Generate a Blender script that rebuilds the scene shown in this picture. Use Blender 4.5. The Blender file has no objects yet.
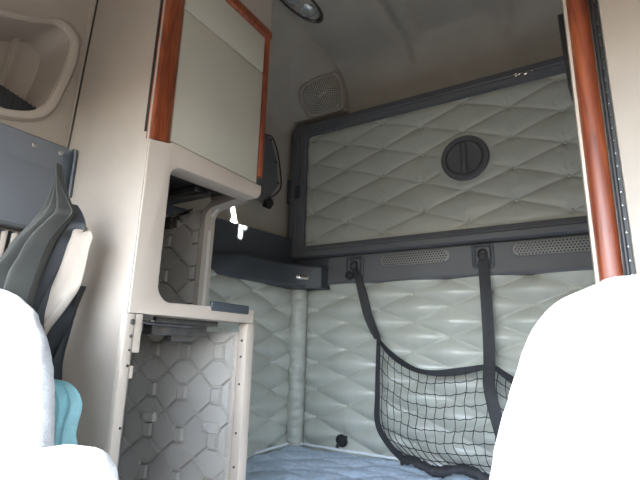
import bpy, bmesh, math, random
from mathutils import Vector, Matrix, Quaternion, noise
random.seed(4)
PI = math.pi
sc = bpy.context.scene
COL = sc.collection

# ------------------------------------------------------------ camera frame
def nrm(v): return Vector(v).normalized()
Fpx = 450.0
cz = nrm((48, 1890, -450)); cy = nrm((279, -114.5, -450)); cy = (cy - cz*cy.dot(cz)).normalized(); cx = cy.cross(cz)
R3 = Matrix((cx, cy, cz))
def ray(u, v): return R3 @ Vector((u-320, -(v-240), -Fpx))
def onY(u, v, y): r = ray(u, v); return r*(y/r[1])
def onX(u, v, x): r = ray(u, v); return r*(x/r[0])

# ------------------------------------------------------------ materials
def mat(name, col, rough=0.5, bump=0.0, bscale=200, var=0.06, vscale=6, metal=0.0, coat=0.0, spec=0.5, sheen=0.0):
    m = bpy.data.materials.new(name); m.use_nodes = True
    nt = m.node_tree; b = nt.nodes['Principled BSDF']
    tc = nt.nodes.new('ShaderNodeTexCoord')
    n = nt.nodes.new('ShaderNodeTexNoise'); n.inputs['Scale'].default_value = vscale; n.inputs['Detail'].default_value = 5
    nt.links.new(tc.outputs['Object'], n.inputs['Vector'])
    r = nt.nodes.new('ShaderNodeValToRGB')
    c = Vector(col)
    r.color_ramp.elements[0].position = .3; r.color_ramp.elements[1].position = .7
    r.color_ramp.elements[0].color = (*(c*(1-var)), 1); r.color_ramp.elements[1].color = (*(c*(1+var)), 1)
    nt.links.new(n.outputs['Fac'], r.inputs['Fac']); nt.links.new(r.outputs['Color'], b.inputs['Base Color'])
    b.inputs['Roughness'].default_value = rough; b.inputs['Metallic'].default_value = metal
    b.inputs['Coat Weight'].default_value = coat; b.inputs['Specular IOR Level'].default_value = spec
    b.inputs['Sheen Weight'].default_value = sheen
    if bump > 0:
        n2 = nt.nodes.new('ShaderNodeTexNoise'); n2.inputs['Scale'].default_value = bscale; n2.inputs['Detail'].default_value = 3
        nt.links.new(tc.outputs['Object'], n2.inputs['Vector'])
        bp = nt.nodes.new('ShaderNodeBump'); bp.inputs['Strength'].default_value = bump; bp.inputs['Distance'].default_value = .002
        nt.links.new(n2.outputs['Fac'], bp.inputs['Height']); nt.links.new(bp.outputs['Normal'], b.inputs['Normal'])
    return m
M = {}
M['beige'] = mat('beige_plastic', (.345, .297, .250), .5, .25, 500)
M['beige_light'] = mat('light_beige_plastic', (.475, .405, .338), .42, .15, 500)
M['door'] = mat('cabinet_door_vinyl', (.45, .43, .355), .45, .15, 400, .04)
M['headliner'] = mat('headliner_cloth', (.39, .355, .30), .85, .3, 600)
M['rib'] = mat('ribbed_plastic', (.48, .445, .40), .5, .2, 400)
M['slate'] = mat('dark_slate_plastic', (.105, .110, .120), .5, .3, 700)
M['vent'] = mat('vent_plastic', (.21, .21, .205), .5, .2, 500)
M['slate_deep'] = mat('deep_slate_plastic', (.048, .056, .066), .45, .3, 700)
M['slate_mid'] = mat('grey_plastic', (.125, .128, .135), .5, .3, 700)
M['blue_grey'] = mat('blue_grey_plastic', (.14, .15, .165), .5, .2, 500)
M['black'] = mat('black_rubber', (.012, .012, .013), .5)
M['metal'] = mat('brushed_steel', (.45, .45, .44), .3, metal=1)
M['steel_dark'] = mat('dark_latch_metal', (.09, .085, .08), .35, metal=.5, var=.3, vscale=40)
M['chrome'] = mat('chrome', (.8, .8, .8), .12, metal=1)
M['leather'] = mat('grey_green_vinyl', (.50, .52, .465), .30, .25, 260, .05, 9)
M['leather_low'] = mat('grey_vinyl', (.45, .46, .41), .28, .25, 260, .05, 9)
M['button'] = mat('button_vinyl', (.60, .61, .55), .25)
M['strap'] = mat('black_webbing', (.026, .026, .03), .6, .5, 900, .2, 60)
M['cord'] = mat('black_net_cord', (.018, .018, .022), .7)
M['sheet'] = mat('blue_grey_ticking', (.58, .69, .84), .9, .4, 500, .15, 60)
M['piping'] = mat('white_piping', (.75, .78, .80), .6)
M['seat'] = mat('light_grey_seat_fabric', (.62, .62, .62), .95, .8, 450, .12, 220, sheen=.3)
M['towel'] = mat('aqua_cloth', (.56, .90, .95), .9, .6, 300, .1, 40)
M['curtain'] = mat('dark_curtain_fabric', (.115, .115, .102), .75, .4, 500, .12, 12)
M['curtain_black'] = mat('black_curtain_fabric', (.03, .033, .036), .55, .4, 500)
M['lining'] = mat('cream_lining', (.62, .54, .46), .75, .4, 400, .07, 12)
M['glass'] = mat('lens_glass', (.75, .8, .82), .12, .8, 90, .2, 60, metal=.7)
M['dash'] = mat('dash_plastic', (.12, .12, .12), .7)
M['mesh_dark'] = mat('black_mesh', (.02, .02, .022), .8, .8, 900)
M['carpet'] = mat('grey_carpet', (.14, .14, .14), 1.0, .6, 400)

def wood_mat():
    m = bpy.data.materials.new('orange_wood'); m.use_nodes = True
    nt = m.node_tree; b = nt.nodes['Principled BSDF']
    tc = nt.nodes.new('ShaderNodeTexCoord'); mp = nt.nodes.new('ShaderNodeMapping')
    mp.inputs['Scale'].default_value = (70, 70, 7)
    nt.links.new(tc.outputs['Object'], mp.inputs['Vector'])
    n = nt.nodes.new('ShaderNodeTexNoise'); n.inputs['Scale'].default_value = 1; n.inputs['Detail'].default_value = 6; n.inputs['Distortion'].default_value = 1.2
    nt.links.new(mp.outputs['Vector'], n.inputs['Vector'])
    r = nt.nodes.new('ShaderNodeValToRGB'); e = r.color_ramp.elements
    e[0].position = .25; e[0].color = (.09, .016, .007, 1)
    e[1].position = .75; e[1].color = (.34, .088, .026, 1)
    x = e.new(.5); x.color = (.20, .042, .013, 1)
    nt.links.new(n.outputs['Fac'], r.inputs['Fac']); nt.links.new(r.outputs['Color'], b.inputs['Base Color'])
    b.inputs['Roughness'].default_value = .42; b.inputs['Coat Weight'].default_value = .25; b.inputs['Coat Roughness'].default_value = .3
    return m
M['wood'] = wood_mat()

# ------------------------------------------------------------ mesh helpers
def link(name, bm, m, parent=None, smooth=True, angle=40):
    me = bpy.data.meshes.new(name); bmesh.ops.recalc_face_normals(bm, faces=bm.faces[:])
    bm.to_mesh(me); bm.free()
    o = bpy.data.objects.new(name, me); COL.objects.link(o)
    for mm in (m if isinstance(m, (list, tuple)) else [m]): me.materials.append(M[mm])
    if smooth:
        for p in me.polygons: p.use_smooth = True
        try: me.set_sharp_from_angle(angle=math.radians(angle))
        except Exception: pass
    if parent: o.parent = parent; o.matrix_parent_inverse = parent.matrix_world.inverted()
    return o
def thing(name, label, cat, loc, group=None):
    o = bpy.data.objects.new(name, None); o.empty_display_size = .05; COL.objects.link(o); o.location = loc
    bpy.context.view_layer.update()
    o['label'] = label; o['category'] = cat
    if group: o['group'] = group
    return o
def tag(o, label, cat, group=None):
    o['label'] = label; o['category'] = cat
    if group: o['group'] = group
    return o
def struct(o, label=None):
    o['kind'] = 'structure'
    if label: o['label'] = label
    return o
def BM(): return bmesh.new()
def box(bm, x0, x1, y0, y1, z0, z1, bev=0, seg=2, mi=0):
    t = bmesh.new()
    vs = [t.verts.new((x, y, z)) for x in (x0, x1) for y in (y0, y1) for z in (z0, z1)]
    for f in ((0,1,3,2),(4,6,7,5),(0,4,5,1),(2,3,7,6),(0,2,6,4),(1,5,7,3)): t.faces.new([vs[i] for i in f])
    if bev: bmesh.ops.bevel(t, geom=t.edges[:], offset=bev, segments=seg, affect='EDGES', profile=.5)
    merge(bm, t, mi); return bm
def merge(bm, t, mi=0):
    mp = {}
    for v in t.verts: mp[v] = bm.verts.new(v.co)
    for f in t.faces:
        try: g = bm.faces.new([mp[v] for v in f.verts]); g.material_index = mi or f.material_index
        except ValueError: pass
    t.free()
def prism(bm, pts, vec, bev=0, seg=2, mi=0):
    t = bmesh.new(); vec = Vector(vec)
    a = [t.verts.new(p) for p in pts]; b = [t.verts.new(Vector(p)+vec) for p in pts]
    t.faces.new(a); t.faces.new(b[::-1]); n = len(a)
    for i in range(n): t.faces.new((a[i], b[i], b[(i+1) % n], a[(i+1) % n]))
    bmesh.ops.recalc_face_normals(t, faces=t.faces[:])
    if bev:
        es = [e for e in t.edges if (e.verts[0] in a) == (e.verts[1] in a)]
        bmesh.ops.bevel(t, geom=es, offset=bev, segments=seg, affect='EDGES', profile=.5)
    merge(bm, t, mi)
def grid(bm, f, nu, nv, mi=0):
    V = [[bm.verts.new(f(i/nu, j/nv)) for j in range(nv+1)] for i in range(nu+1)]
    for i in range(nu):
        for j in range(nv):
            g = bm.faces.new((V[i][j], V[i+1][j], V[i+1][j+1], V[i][j+1])); g.material_index = mi
def tube(bm, pts, r, n=6, mi=0, caps=True, flat=None):
    pts = [Vector(p) for p in pts]; rings = []
    up = Vector((.13, .21, .97)).normalized()
    for i, p in enumerate(pts):
        d = (pts[min(i+1, len(pts)-1)] - pts[max(i-1, 0)]).normalized()
        a = d.cross(up)
        if a.length < .1: a = d.cross(Vector((1, 0, 0)))
        a.normalize(); b = a.cross(d).normalized()
        rr = r[i] if isinstance(r, (list, tuple)) else r
        rings.append([bm.verts.new(p + (a*math.cos(2*PI*k/n) + b*math.sin(2*PI*k/n))*rr) for k in range(n)])
    for i in range(len(rings)-1):
        for k in range(n):
            f = bm.faces.new((rings[i][k], rings[i][(k+1) % n], rings[i+1][(k+1) % n], rings[i+1][k])); f.material_index = mi
    if caps:
        for rg in (rings[0], rings[-1][::-1]):
            f = bm.faces.new(rg); f.material_index = mi
def lathe(bm, prof, n, origin, ax, ua, mi=0):
    """prof = [(radius, height)], revolved round ax at origin"""
    ax = Vector(ax).normalized(); ua = Vector(ua).normalized(); va = ax.cross(ua); o = Vector(origin)
    rings = []
    for r, h in prof:
        if r < 1e-6: rings.append([bm.verts.new(o+ax*h)])
        else: rings.append([bm.verts.new(o+ax*h+(ua*math.cos(2*PI*k/n)+va*math.sin(2*PI*k/n))*r) for k in range(n)])
    for a, b in zip(rings, rings[1:]):
        for k in range(n):
            q = [a[k % len(a)], a[(k+1) % len(a)], b[(k+1) % len(b)], b[k % len(b)]]
            q2 = []
            for v in q:
                if v not in q2: q2.append(v)
            if len(q2) > 2:
                f = bm.faces.new(q2); f.material_index = mi
def ribbon(bm, pts, w, wdir, t=.0016, mi=0):
    """flat webbing band through pts; wdir = width directions (one or a list)"""
    pts = [Vector(p) for p in pts]; R = []
    for i, p in enumerate(pts):
        d = (pts[min(i+1, len(pts)-1)] - pts[max(i-1, 0)]).normalized()
        wd = Vector(wdir[i] if isinstance(wdir, list) else wdir); wd = (wd - d*wd.dot(d)).normalized(); nn = d.cross(wd)
        ww = w[i] if isinstance(w, list) else w
        R.append([bm.verts.new(p+wd*ww/2*a+nn*t*b) for a, b in ((-1,-1),(1,-1),(1,1),(-1,1))])
    for a, b in zip(R, R[1:]):
        for k in range(4):
            f = bm.faces.new((a[k], a[(k+1)%4], b[(k+1)%4], b[k])); f.material_index = mi
    bm.faces.new(R[0]); bm.faces.new(R[-1][::-1])
def smoothpoly(pts, n=8):
    """Catmull-Rom through pts"""
    P = [Vector(p) for p in pts]; out = []
    for i in range(len(P)-1):
        p0 = P[max(i-1, 0)]; p1 = P[i]; p2 = P[i+1]; p3 = P[min(i+2, len(P)-1)]
        for k in range(n):
            t = k/n
            out.append(.5*((2*p1)+(p2-p0)*t+(2*p0-5*p1+4*p2-p3)*t*t+(3*p1-p0-3*p2+p3)*t**3))
    out.append(P[-1]); return out
def closed_smooth(pts, n=6):
    P = [Vector(p) for p in pts]; m = len(P); out = []
    for i in range(m):
        p0, p1, p2, p3 = P[i-1], P[i], P[(i+1) % m], P[(i+2) % m]
        for k in range(n):
            t = k/n
            out.append(.5*((2*p1)+(p2-p0)*t+(2*p0-5*p1+4*p2-p3)*t*t+(3*p1-p0-3*p2+p3)*t**3))
    return out
def rrect(x0, x1, y0, y1, r, n=5):
    out = []
    for cx_, cy_, a in ((x1-r, y1-r, 0), (x0+r, y1-r, 90), (x0+r, y0+r, 180), (x1-r, y0+r, 270)):
        for k in range(n+1):
            t = math.radians(a+90*k/n); out.append((cx_+r*math.cos(t), cy_+r*math.sin(t)))
    return out
def copy_obj(o, parent, loc=None):
    c = o.copy(); COL.objects.link(c); c.parent = parent
    if loc is not None: c.location = loc
    return c
def screw_bm(p, ax, r=.004):
    bm = BM(); ax = Vector(ax); ua = Vector((0,0,1)) if abs(ax.z) < .9 else Vector((1,0,0))
    lathe(bm, [(r, 0), (r, .0015), (r*.7, .003), (r*.35, .003), (r*.3, .0015), (0, .0015)], 12, p, ax, ua)
    return bm

# ------------------------------------------------------------ room shell
XL = -1.42      # sleeper side wall
XC = -1.13       # cab side wall
XR = .62
def slab(name, pts, vec, m, label):
    bm = BM(); prism(bm, pts, vec); o = link(name, bm, m, smooth=False); return struct(o, label)
bm = BM(); box(bm, -1.6, 1.0, -1.3, 2.15, -1.05, -1.0); struct(link('floor', bm, 'carpet', smooth=False), 'grey carpeted cab floor')
bm = BM(); box(bm, -1.6, .9, 2.04, 2.10, -1.0, 1.8); struct(link('wall_back', bm, 'headliner', smooth=False), 'rear wall of the sleeper')
# ceiling: the sleeper headliner, curving down to the rear wall, with pressed recesses
zc = 1.53
def ceil_pt(s, t):
    x = -1.45 + 2.45*s
    L = t*2.62                      # run along the profile from the front
    y0 = -.02
    R = .16
    flat = 2.03-R-y0
    if L < flat: y, z = y0+L, zc; nrm_ = Vector((0, 0, 1))
    elif L < flat+R*PI/2:
        a = (L-flat)/R; y = 2.03-R+R*math.sin(a); z = zc-R+R*math.cos(a); nrm_ = Vector((0, math.sin(a), math.cos(a)))
    else: y = 2.03; z = zc-R-(L-flat-R*PI/2); nrm_ = Vector((0, 1, 0))
    d = 0
    def sm(a, b, v): v = max(0, min(1, (v-a)/(b-a))); return v*v*(3-2*v)
    Lb = flat - L                   # how far in front of the curve
    # two shallow channels running fore-aft and a raised panel between them
    for xc_ in (-.70, -.21): d += .024*math.exp(-((x-xc_)/.022)**2)*sm(flat+.20, flat+.12, L)
    d += .016*sm(-.62, -.60, x)*sm(-.27, -.29, x)*sm(flat+.07, flat+.05, L)
    return Vector((x, y, z)) + nrm_*d
bm = BM(); grid(bm, ceil_pt, 160, 150); o = link('ceiling', bm, 'headliner', angle=80); struct(o, 'padded headliner over the sleeper')
# roof in front of it down to the windscreen header
slab('trim_1', [(-1.5, 0, 1.56), (-1.5, -.5, .62), (-1.5, -.54, .65), (-1.5, -.02, 1.62)], (2.5, 0, 0), 'headliner', 'roof lining sloping to the windscreen header')
# left wall of the sleeper: a vertical part then leaning in towards the headliner, pod at the corner
def wl(s, t):
    y = .60+(2.05-.60)*s; z = -1.0+2.56*t
    def sm(a, b, v): v = max(0, min(1, (v-a)/(b-a))); return v*v*(3-2*v)
    x = XL + .33*max(0, min(1, (z-1.22)/.31))**1.15
    return Vector((x, y, z))
bm = BM(); grid(bm, wl, 12, 90); struct(link('wall_left', bm, 'headliner', angle=60), 'left side wall of the sleeper')
# corner pod carrying the speaker
A = Vector((-1.065, 1.985, 1.272)); B = Vector((-1.085, 1.965, 1.54)); C = Vector((-1.412, 1.935, 1.262)); D = Vector((-1.12, 1.35, 1.545))
def pod(s, t): return (A*(1-s)+C*s)*(1-t)+(B*(1-s)+D*s)*t
bm = BM(); grid(bm, pod, 16, 16)
grid(bm, lambda s, t: A+(Vector((-1.065, 2.04, 1.272))-A)*t+(B-A)*s + Vector((0,0,0)), 8, 1)
e = Vector((-1.418, 2.04, 1.262)); bm.faces.new([bm.verts.new(p) for p in (A, C, e, Vector((-1.065, 2.04, 1.272)))])
struct(link('trim_2', bm, 'headliner', angle=50), 'moulded corner trim below the headliner')
# cab side wall with the cubby cut out
cub_in = [(.505,.800),(.535,.790),(.548,.765),(.543,.70),(.531,.64),(.517,.585),(.495,.552),(.46,.532),(.415,.52),(.36,.52),(.32,.54),(.30,.60),(.30,.66),(.315,.71),(.37,.735),(.44,.765)]
cub_in = [(y*.985+.004, z) for y, z in cub_in]
cin = closed_smooth([(XC, y, z) for y, z in cub_in], 4)
cc = Vector((XC, .43, .66))
cub_rim = [Vector((XC, cc.y+(p.y-cc.y)*1.27+.0, cc.z+(p.z-cc.z)*1.2)) for p in cin]
cub_rim = [Vector((XC, min(p.y, .572), p.z)) for p in cub_rim]
def with_hole(bm, outer, inner):
    vo = [bm.verts.new(p) for p in outer]; vi = [bm.verts.new(p) for p in inner]
    es = [bm.edges.new((L_[i], L_[(i+1) % len(L_)])) for L_ in (vo, vi) for i in range(len(L_))]
    bmesh.ops.triangle_fill(bm, use_beauty=True, use_dissolve=False, edges=es)
bm = BM()
def rect(y0, y1, z0, z1): return [(XC, y0, z0), (XC, y1, z0), (XC, y1, z1), (XC, y0, z1)]
with_hole(bm, rect(.13, .585, .45, 1.62), cin)
for r_ in (rect(-1.3, .13, .45, 1.62), rect(.13, .585, -1, .45), rect(-1.3, -.60, -1, .45), rect(-.60, .13, -1, -.12)):
    bm.faces.new([bm.verts.new(p) for p in r_])
struct(link('wall_cab_left', bm, 'beige', smooth=False), 'left side lining of the driving cab')
bm = BM()
XW = .95
for y0, y1, z0, z1 in ((-1.3, 2.1, .45, 1.62), (.05, 1.22, -1, .45), (1.22, 1.8, -1, -.35), (1.22, 1.8, .05, .45), (1.8, 2.1, -1, .45), (-1.3, -.60, -1, .45), (-.60, .05, -1, -.12)):  # sleeper opening is added out of view to bring daylight to the rear
    bm.faces.new([bm.verts.new((XW, a, b)) for a, b in ((y0, z0), (y1, z0), (y1, z1), (y0, z1))])
struct(link('wall_right', bm, 'beige', smooth=False), 'right side lining of the cab and sleeper')
bm = BM(); box(bm, -1.5, 1.0, -1.02, -.98, -1.0, -.20); struct(link('wall_front', bm, 'dash', smooth=False), 'bulkhead below the windscreen')
bm = BM(); box(bm, -1.13, .95, -.98, -.62, -.42, -.25, .03); struct(link('trim_3', bm, 'dash'), 'dashboard top')

bm = BM(); box(bm, -1.62, -1.125, .604, .615, -1.0, 1.62); struct(link('trim_4', bm, 'black', smooth=False), 'added unseen black board blocking sun leaks between cab and sleeper')  # hidden board added to stop sun leaking in behind the cab wall
bm = BM(); prism(bm, [(-1.14, .5805, -1.0), (-1.1265, .5805, -1.0), (-1.1265, .5805, .34), (-1.0600, .5805, 1.53), (-1.14, .5805, 1.53)], (0, .02, 0)); struct(link('trim_5', bm, 'beige', smooth=False), 'cover strip beside the tall cabinet')
# ------------------------------------------------------------ cubby
t = thing('storage_cubby', 'oval beige cubby with dark mesh edge in the upper left side wall', 'cubby', (XC, .43, .5))
bm = BM()
n = len(cin)
rings = []
for k, (f, dx) in enumerate(((0, .002), (.25, .010), (.6, .011), (.9, .006), (1.0, -.006))):
    rings.append([bm.verts.new((XC+dx, r_.y*(1-f)+i_.y*f, r_.z*(1-f)+i_.z*f)) for r_, i_ in zip(cub_rim, cin)])
for a, b in zip(rings, rings[1:]):
    for i in range(n): bm.faces.new((a[i], a[(i+1) % n], b[(i+1) % n], b[i]))
link('rim', bm, 'beige', t)
bm = BM(); rings = []
for f, dx in ((1.0, -.004), (1.0, -.03), (.97, -.09), (.90, -.12)):
    rings.append([bm.verts.new((XC+dx, cc.y+(p.y-cc.y)*f, cc.z+(p.z-cc.z)*f)) for p in cin])
for a, b in zip(rings, rings[1:]):
    for i in range(n): bm.faces.new((a[i], a[(i+1) % n], b[(i+1) % n], b[i]))
bm.faces.new(rings[-1])
prism(bm, [(XC-.115, .44, .52), (XC-.115, .455, .79), (XC-.10, .462, .79), (XC-.10, .447, .52)], (.0, .006, 0))
link('recess', bm, 'beige', t)
bm = BM()
grid(bm, lambda s, q: Vector((XC-.006-.012*math.sin(s*9)*.15-.004*q, .31+.222*s, .525+.0*s + q*(.075-.045*s))), 24, 6)
for i in range(22):
    s = i/21; tube(bm, [(XC-.004, .31+.222*s, .525), (XC-.006, .31+.222*s+.004, .60-.045*s)], .0012, 4)
link('mesh_edge', bm, 'mesh_dark', t)

# ------------------------------------------------------------ grey side panel with screws and bracket
t = thing('plastic_wall_panel', 'blue-grey plastic panel with screws on the left wall above the curtain', 'panel', (-1.11, .4, .1))
bm = BM()
prism(bm, [(-1.085, .10, .466), (-1.085, .565, .470), (-1.085, .578, .455), (-1.085, .575, .36), (-1.085, .572, .245), (-1.085, .10, .245)], (-.040, 0, 0), .006, 3)
link('board', bm, 'blue_grey', t)
bm = BM()
prism(bm, [(-1.081, .10, .398), (-1.081, .558, .402), (-1.081, .556, .25), (-1.081, .10, .25)], (-.006, 0, 0), .0025, 2)
link('inset', bm, 'blue_grey', t)
for u, v in ((35, 145), (61, 153)):
    link('screw', screw_bm(onX(u, v, -1.0845), (1, 0, 0), .0065), 'metal', t)
bm = BM()
prism(bm, [(-1.076, .556, .445), (-1.076, .573, .470), (-1.076, .576, .455), (-1.076, .574, .32), (-1.076, .560, .28), (-1.076, .556, .30)], (-.012, 0, 0), .003, 2)
tube(bm, [(-1.066, .570, .462), (-1.066, .573, .442), (-1.066, .573, .40), (-1.066, .574, .34)], .0045, 8)
link('bracket', bm, 'slate_deep', t)
# striped vent below
t2 = thing('side_vent', 'small pale slatted vent below the blue-grey panel by the curtain', 'vent', (-1.12, .47, .1))
bm = BM(); box(bm, -1.128, -1.118, .38, .535, .10, .24, .003); link('vent_frame', bm, 'slate_deep', t2)
for i in range(7):
    bm = BM(); y = .395+i*.0205; prism(bm, [(-1.1, y, .115), (-1.1, y+.012, .115), (-1.1, y+.015, .238), (-1.1, y+.003,   .232)], (-.018, .004, 0), .003, 2)
    link('slat', bm, 'beige_light', t2)

# ------------------------------------------------------------ left cabinet
FX = -.80; Y0 = .578; Y1 = .965; XB = XL+.012
cab = thing('tall_cabinet', 'tall beige sleeper cabinet with wood-trimmed door above open shelves, left of bunk', 'cabinet', (-1.08, .77, -1.0))
bm = BM(); prism(bm, [(-1.122, Y0, -1.0), (-.799, Y0, -1.0), (-.799, Y0, 1.53), (-1.055, Y0, 1.53), (-1.122, Y0, .34)], (0, .012, 0), .002)
link('side_board', bm, 'beige', cab)
bm = BM(); prism(bm, [(-1.41, Y0+.014, -1.0), (-.82, Y0+.014, -1.0), (-.82, Y0+.014, 1.53), (-1.41, Y0+.014, 1.53)], (0, .008, 0))
link('inner_side', bm, 'slate_deep', cab)
bm = BM(); box(bm, XB, -.825, .620, .975, .46, 1.20, .004); prism(bm, [(XB+.0, .620, 1.2), (-.825, .620, 1.2), (-.825, .620, 1.52), (-1.06, .620, 1.52)], (0, .355, 0)); link('upper_body', bm, 'beige', cab)
bm = BM(); box(bm, -.814, -.8065, .5755, .5802, .455, 1.0, .001); link('gap_strip', bm, 'black', cab)  # black strip put in for the dark gap beside the wood trim
bm = BM(); tube(bm, [(-1.1245, .5785, -1.0), (-1.1245, .5785, .34), (-1.0585, .5785, 1.52)], .0035, 6); link('gap_strip', bm, 'black', cab)
# door and the filler above it: vinyl panels
bm = BM(); box(bm, -.83, -.803, .640, .957, .457, .816, .004, 3)
link('door', bm, 'door', cab)
bm = BM(); box(bm, -.83, -.803, .640, .957, .820, .945, .004, 3)
link('filler_panel', bm, 'door', cab)
bm = BM(); box(bm, -.83, -.800, .60, .978, .985, 1.53, .004, 3); link('upper_fascia', bm, 'beige', cab)
# wood trims
def quarter(bm, z0, z1, xo, yo, w, d, n=10):
    pts = []
    for k in range(n+1):
        a = PI/2*k/n
        pts.append((xo-d*.55*(1-math.sin(a))*1.0, yo+.020*(1-math.sin(a))*0 + 0, 0))
    return pts
sec = [(-.835, .596), (-.806, .596), (-.806, .5770), (-.799, .580), (-.795, .592), (-.795, .615), (-.797, .630), (-.802, .6375), (-.835, .6375)]
bm = BM(); prism(bm, [(x, y, .436+(y-.578)*.22) for x, y in sec], (0, 0, .548)); link('wood_trim', bm, 'wood', cab, angle=60)
sec = [(-.835, .959), (-.802, .959), (-.797, .963), (-.796, .972), (-.801, .979), (-.835, .979)]
bm = BM(); prism(bm, [(x, y, .482) for x, y in sec], (0, 0, .47)); link('wood_trim', bm, 'wood', cab, angle=60)
sec = [(-.835, .948), (-.802, .948), (-.796, .955), (-.795, .967), (-.797, .978), (-.802, .984), (-.835, .984)]
bm = BM(); prism(bm, [(x, .6375, z) for x, z in sec], (0, .3415, 0)); link('wood_trim', bm, 'wood', cab, angle=60)
# C-shaped face frame of the open shelf
def arc(cy_, cz_, r, a0, a1, n=7): return [(cy_+r*math.cos(math.radians(a0+(a1-a0)*k/n)), cz_+r*math.sin(math.radians(a0+(a1-a0)*k/n))) for k in range(n+1)]
Y0f = .5805
fr = [(Y0f, .058), (.972, .058), (.972, .093), (.95, .094)] + [(.70, .0875)] + arc(.683, .124, .037, 270, 180) + arc(.678, .368, .032, 180, 90) + [(.958, .412), (.972, .428), (.972, .453), (.64, .453), (.638, .4480), (Y0f, .4355)]
bm = BM(); prism(bm, [(-.797, y, z) for y, z in fr], (-.0055, 0, 0), .0026, 3)
prism(bm, [(-.802, .596 if y == Y0f else y, z) for y, z in fr], (-.055, 0, 0), .003, 2); link('face_frame', bm, 'beige_light', cab)
bm = BM(); box(bm, -.803, -.7925, .807, .946, .080, .103, .0035); link('dark_insert', bm, 'slate_deep', cab)
# shelves
bm = BM(); box(bm, XB, -.856, .602, Y1, .062, .078); link('shelf', bm, 'rib', cab, smooth=False)
bm = BM(); box(bm, XB, -.856, .602, Y1, .448, .458); link('shelf', bm, 'steel_dark', cab, smooth=False)
bm = BM(); box(bm, XB, -.80, .602, .99, -.80, -.78); link('shelf', bm, 'rib', cab, smooth=False)
bm = BM(); box(bm, XB, XB+.008, .602, Y1, -.8, .45); link('back_board', bm, 'rib', cab, smooth=False)
# ribbed end wall (plane facing the seats), hexagon relief
def clip(poly, inside, cut):
    out = []
    for i in range(len(poly)):
        a, b = poly[i], poly[(i+1) % len(poly)]
        ia, ib = inside(a), inside(b)
        if ia: out.append(a)
        if ia != ib: out.append(cut(a, b))
    return out
def clip_rect(poly, x0, x1, z0, z1):
    for ax, lim, sg in ((0, x0, 1), (0, x1, -1), (1, z0, 1), (1, z1, -1)):
        ins = lambda p: (p[ax]-lim)*sg >= 0
        def cut(a, b):
            t = (lim-a[ax])/(b[ax]-a[ax]); return (a[0]+(b[0]-a[0])*t, a[1]+(b[1]-a[1])*t)
        if poly: poly = clip(poly, ins, cut)
    return poly
def hexwall(name, x0, x1, z0, z1, extra=None):
    bm = BM(); box(bm, XB, extra or x1, Y1, Y1+.012, z0, z1)
    sx, sz = .1305, .113; hx, hz = .018, .0215
    def raise_(poly, h):
        cx_ = sum(p[0] for p in poly)/len(poly); cz_ = sum(p[1] for p in poly)/len(poly)
        P = []
        for ring, (ins, dy) in enumerate(((.0024, -.001), (.0050, h)) if h < .013 else ((.0030, -.001), (.0050, h))):
            q = []
            m = len(poly)
            for i in range(m):
                a, b, c = Vector(poly[i-1]), Vector(poly[i]), Vector(poly[(i+1) % m])
                n1 = Vector((-(b-a).y, (b-a).x)).normalized(); n2 = Vector((-(c-b).y, (c-b).x)).normalized()
                nn = (n1+n2); l = nn.length_squared
                nn = nn*(2/l) if l > .3 else nn*3
                v = b+nn*ins*(1 if ((Vector((cx_, cz_))-b).dot(nn) > 0) else -1)
                q.append(bm.verts.new((v.x, Y1-dy, v.y)))
            P.append(q)
        for i in range(m): bm.faces.new((P[0][i], P[0][(i+1) % m], P[1][(i+1) % m], P[1][i]))
        bm.faces.new(P[1])
    for i in range(-4, 5):
        for j in range(-8, 6):
            cxn = -1.096+sx*i; czn = -.077+sz*j           # crossing node
            col = cxn+sx/2; mid = czn+sz/2
            tall = [(cxn, czn), (cxn+sx/2-hx, mid-hz), (cxn+sx/2-hx, mid+hz), (cxn, czn+sz), (cxn-sx/2+hx, mid+hz), (cxn-sx/2+hx, mid-hz)]
            conn = [(col-hx, mid-hz), (col+hx, mid-hz), (col+hx, mid+hz), (col-hx, mid+hz)]
            wide = [(cxn, czn), (col-hx, czn-sz/2+hz), (col+hx, czn-sz/2+hz), (cxn+sx, czn), (col+hx, czn+sz/2-hz), (col-hx, czn+sz/2-hz)]
            for p, h in ((tall, .010), (conn, .014), (wide, .012)):
                p = clip_rect(p, x0, x1, z0, z1)
                if p and len(p) > 2:
                    area = abs(sum(p[k][0]*p[(k+1)%len(p)][1]-p[(k+1)%len(p)][0]*p[k][1] for k in range(len(p))))/2
                    xs = [q[0] for q in p]; zs = [q[1] for q in p]
                    if area > .0004 and min(max(xs)-min(xs), max(zs)-min(zs)) > .012: raise_(p, h)
    return link(name, bm, 'rib', cab, smooth=False)
hexwall('ribbed_panel', -1.275, -1.012, .085, .41, -.99)
hexwall('ribbed_panel', -1.27, -.852, -.78, .035, -.81)
bm = BM(); prism(bm, [(-1.30, Y1-.006, -.78), (-1.285, Y1-.012, -.78), (-1.285, Y1-.012, .05), (-1.30, Y1-.006, .05)], (.006, .01, 0)); link('rib_edge', bm, 'rib', cab)
# clips on the ribbed wall
for u, v in ((150, 416), (212, 427)):
    p = onY(u, v, Y1-.012); bm = BM(); box(bm, p.x-.026, p.x+.026, p.y-.012, p.y+.008, p.z-.013, p.z+.013, .003); 
    box(bm, p.x-.022, p.x-.002, p.y-.015, p.y-.01, p.z-.010, p.z+.006, .002)
    link('clip', bm, 'rib', cab)
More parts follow.
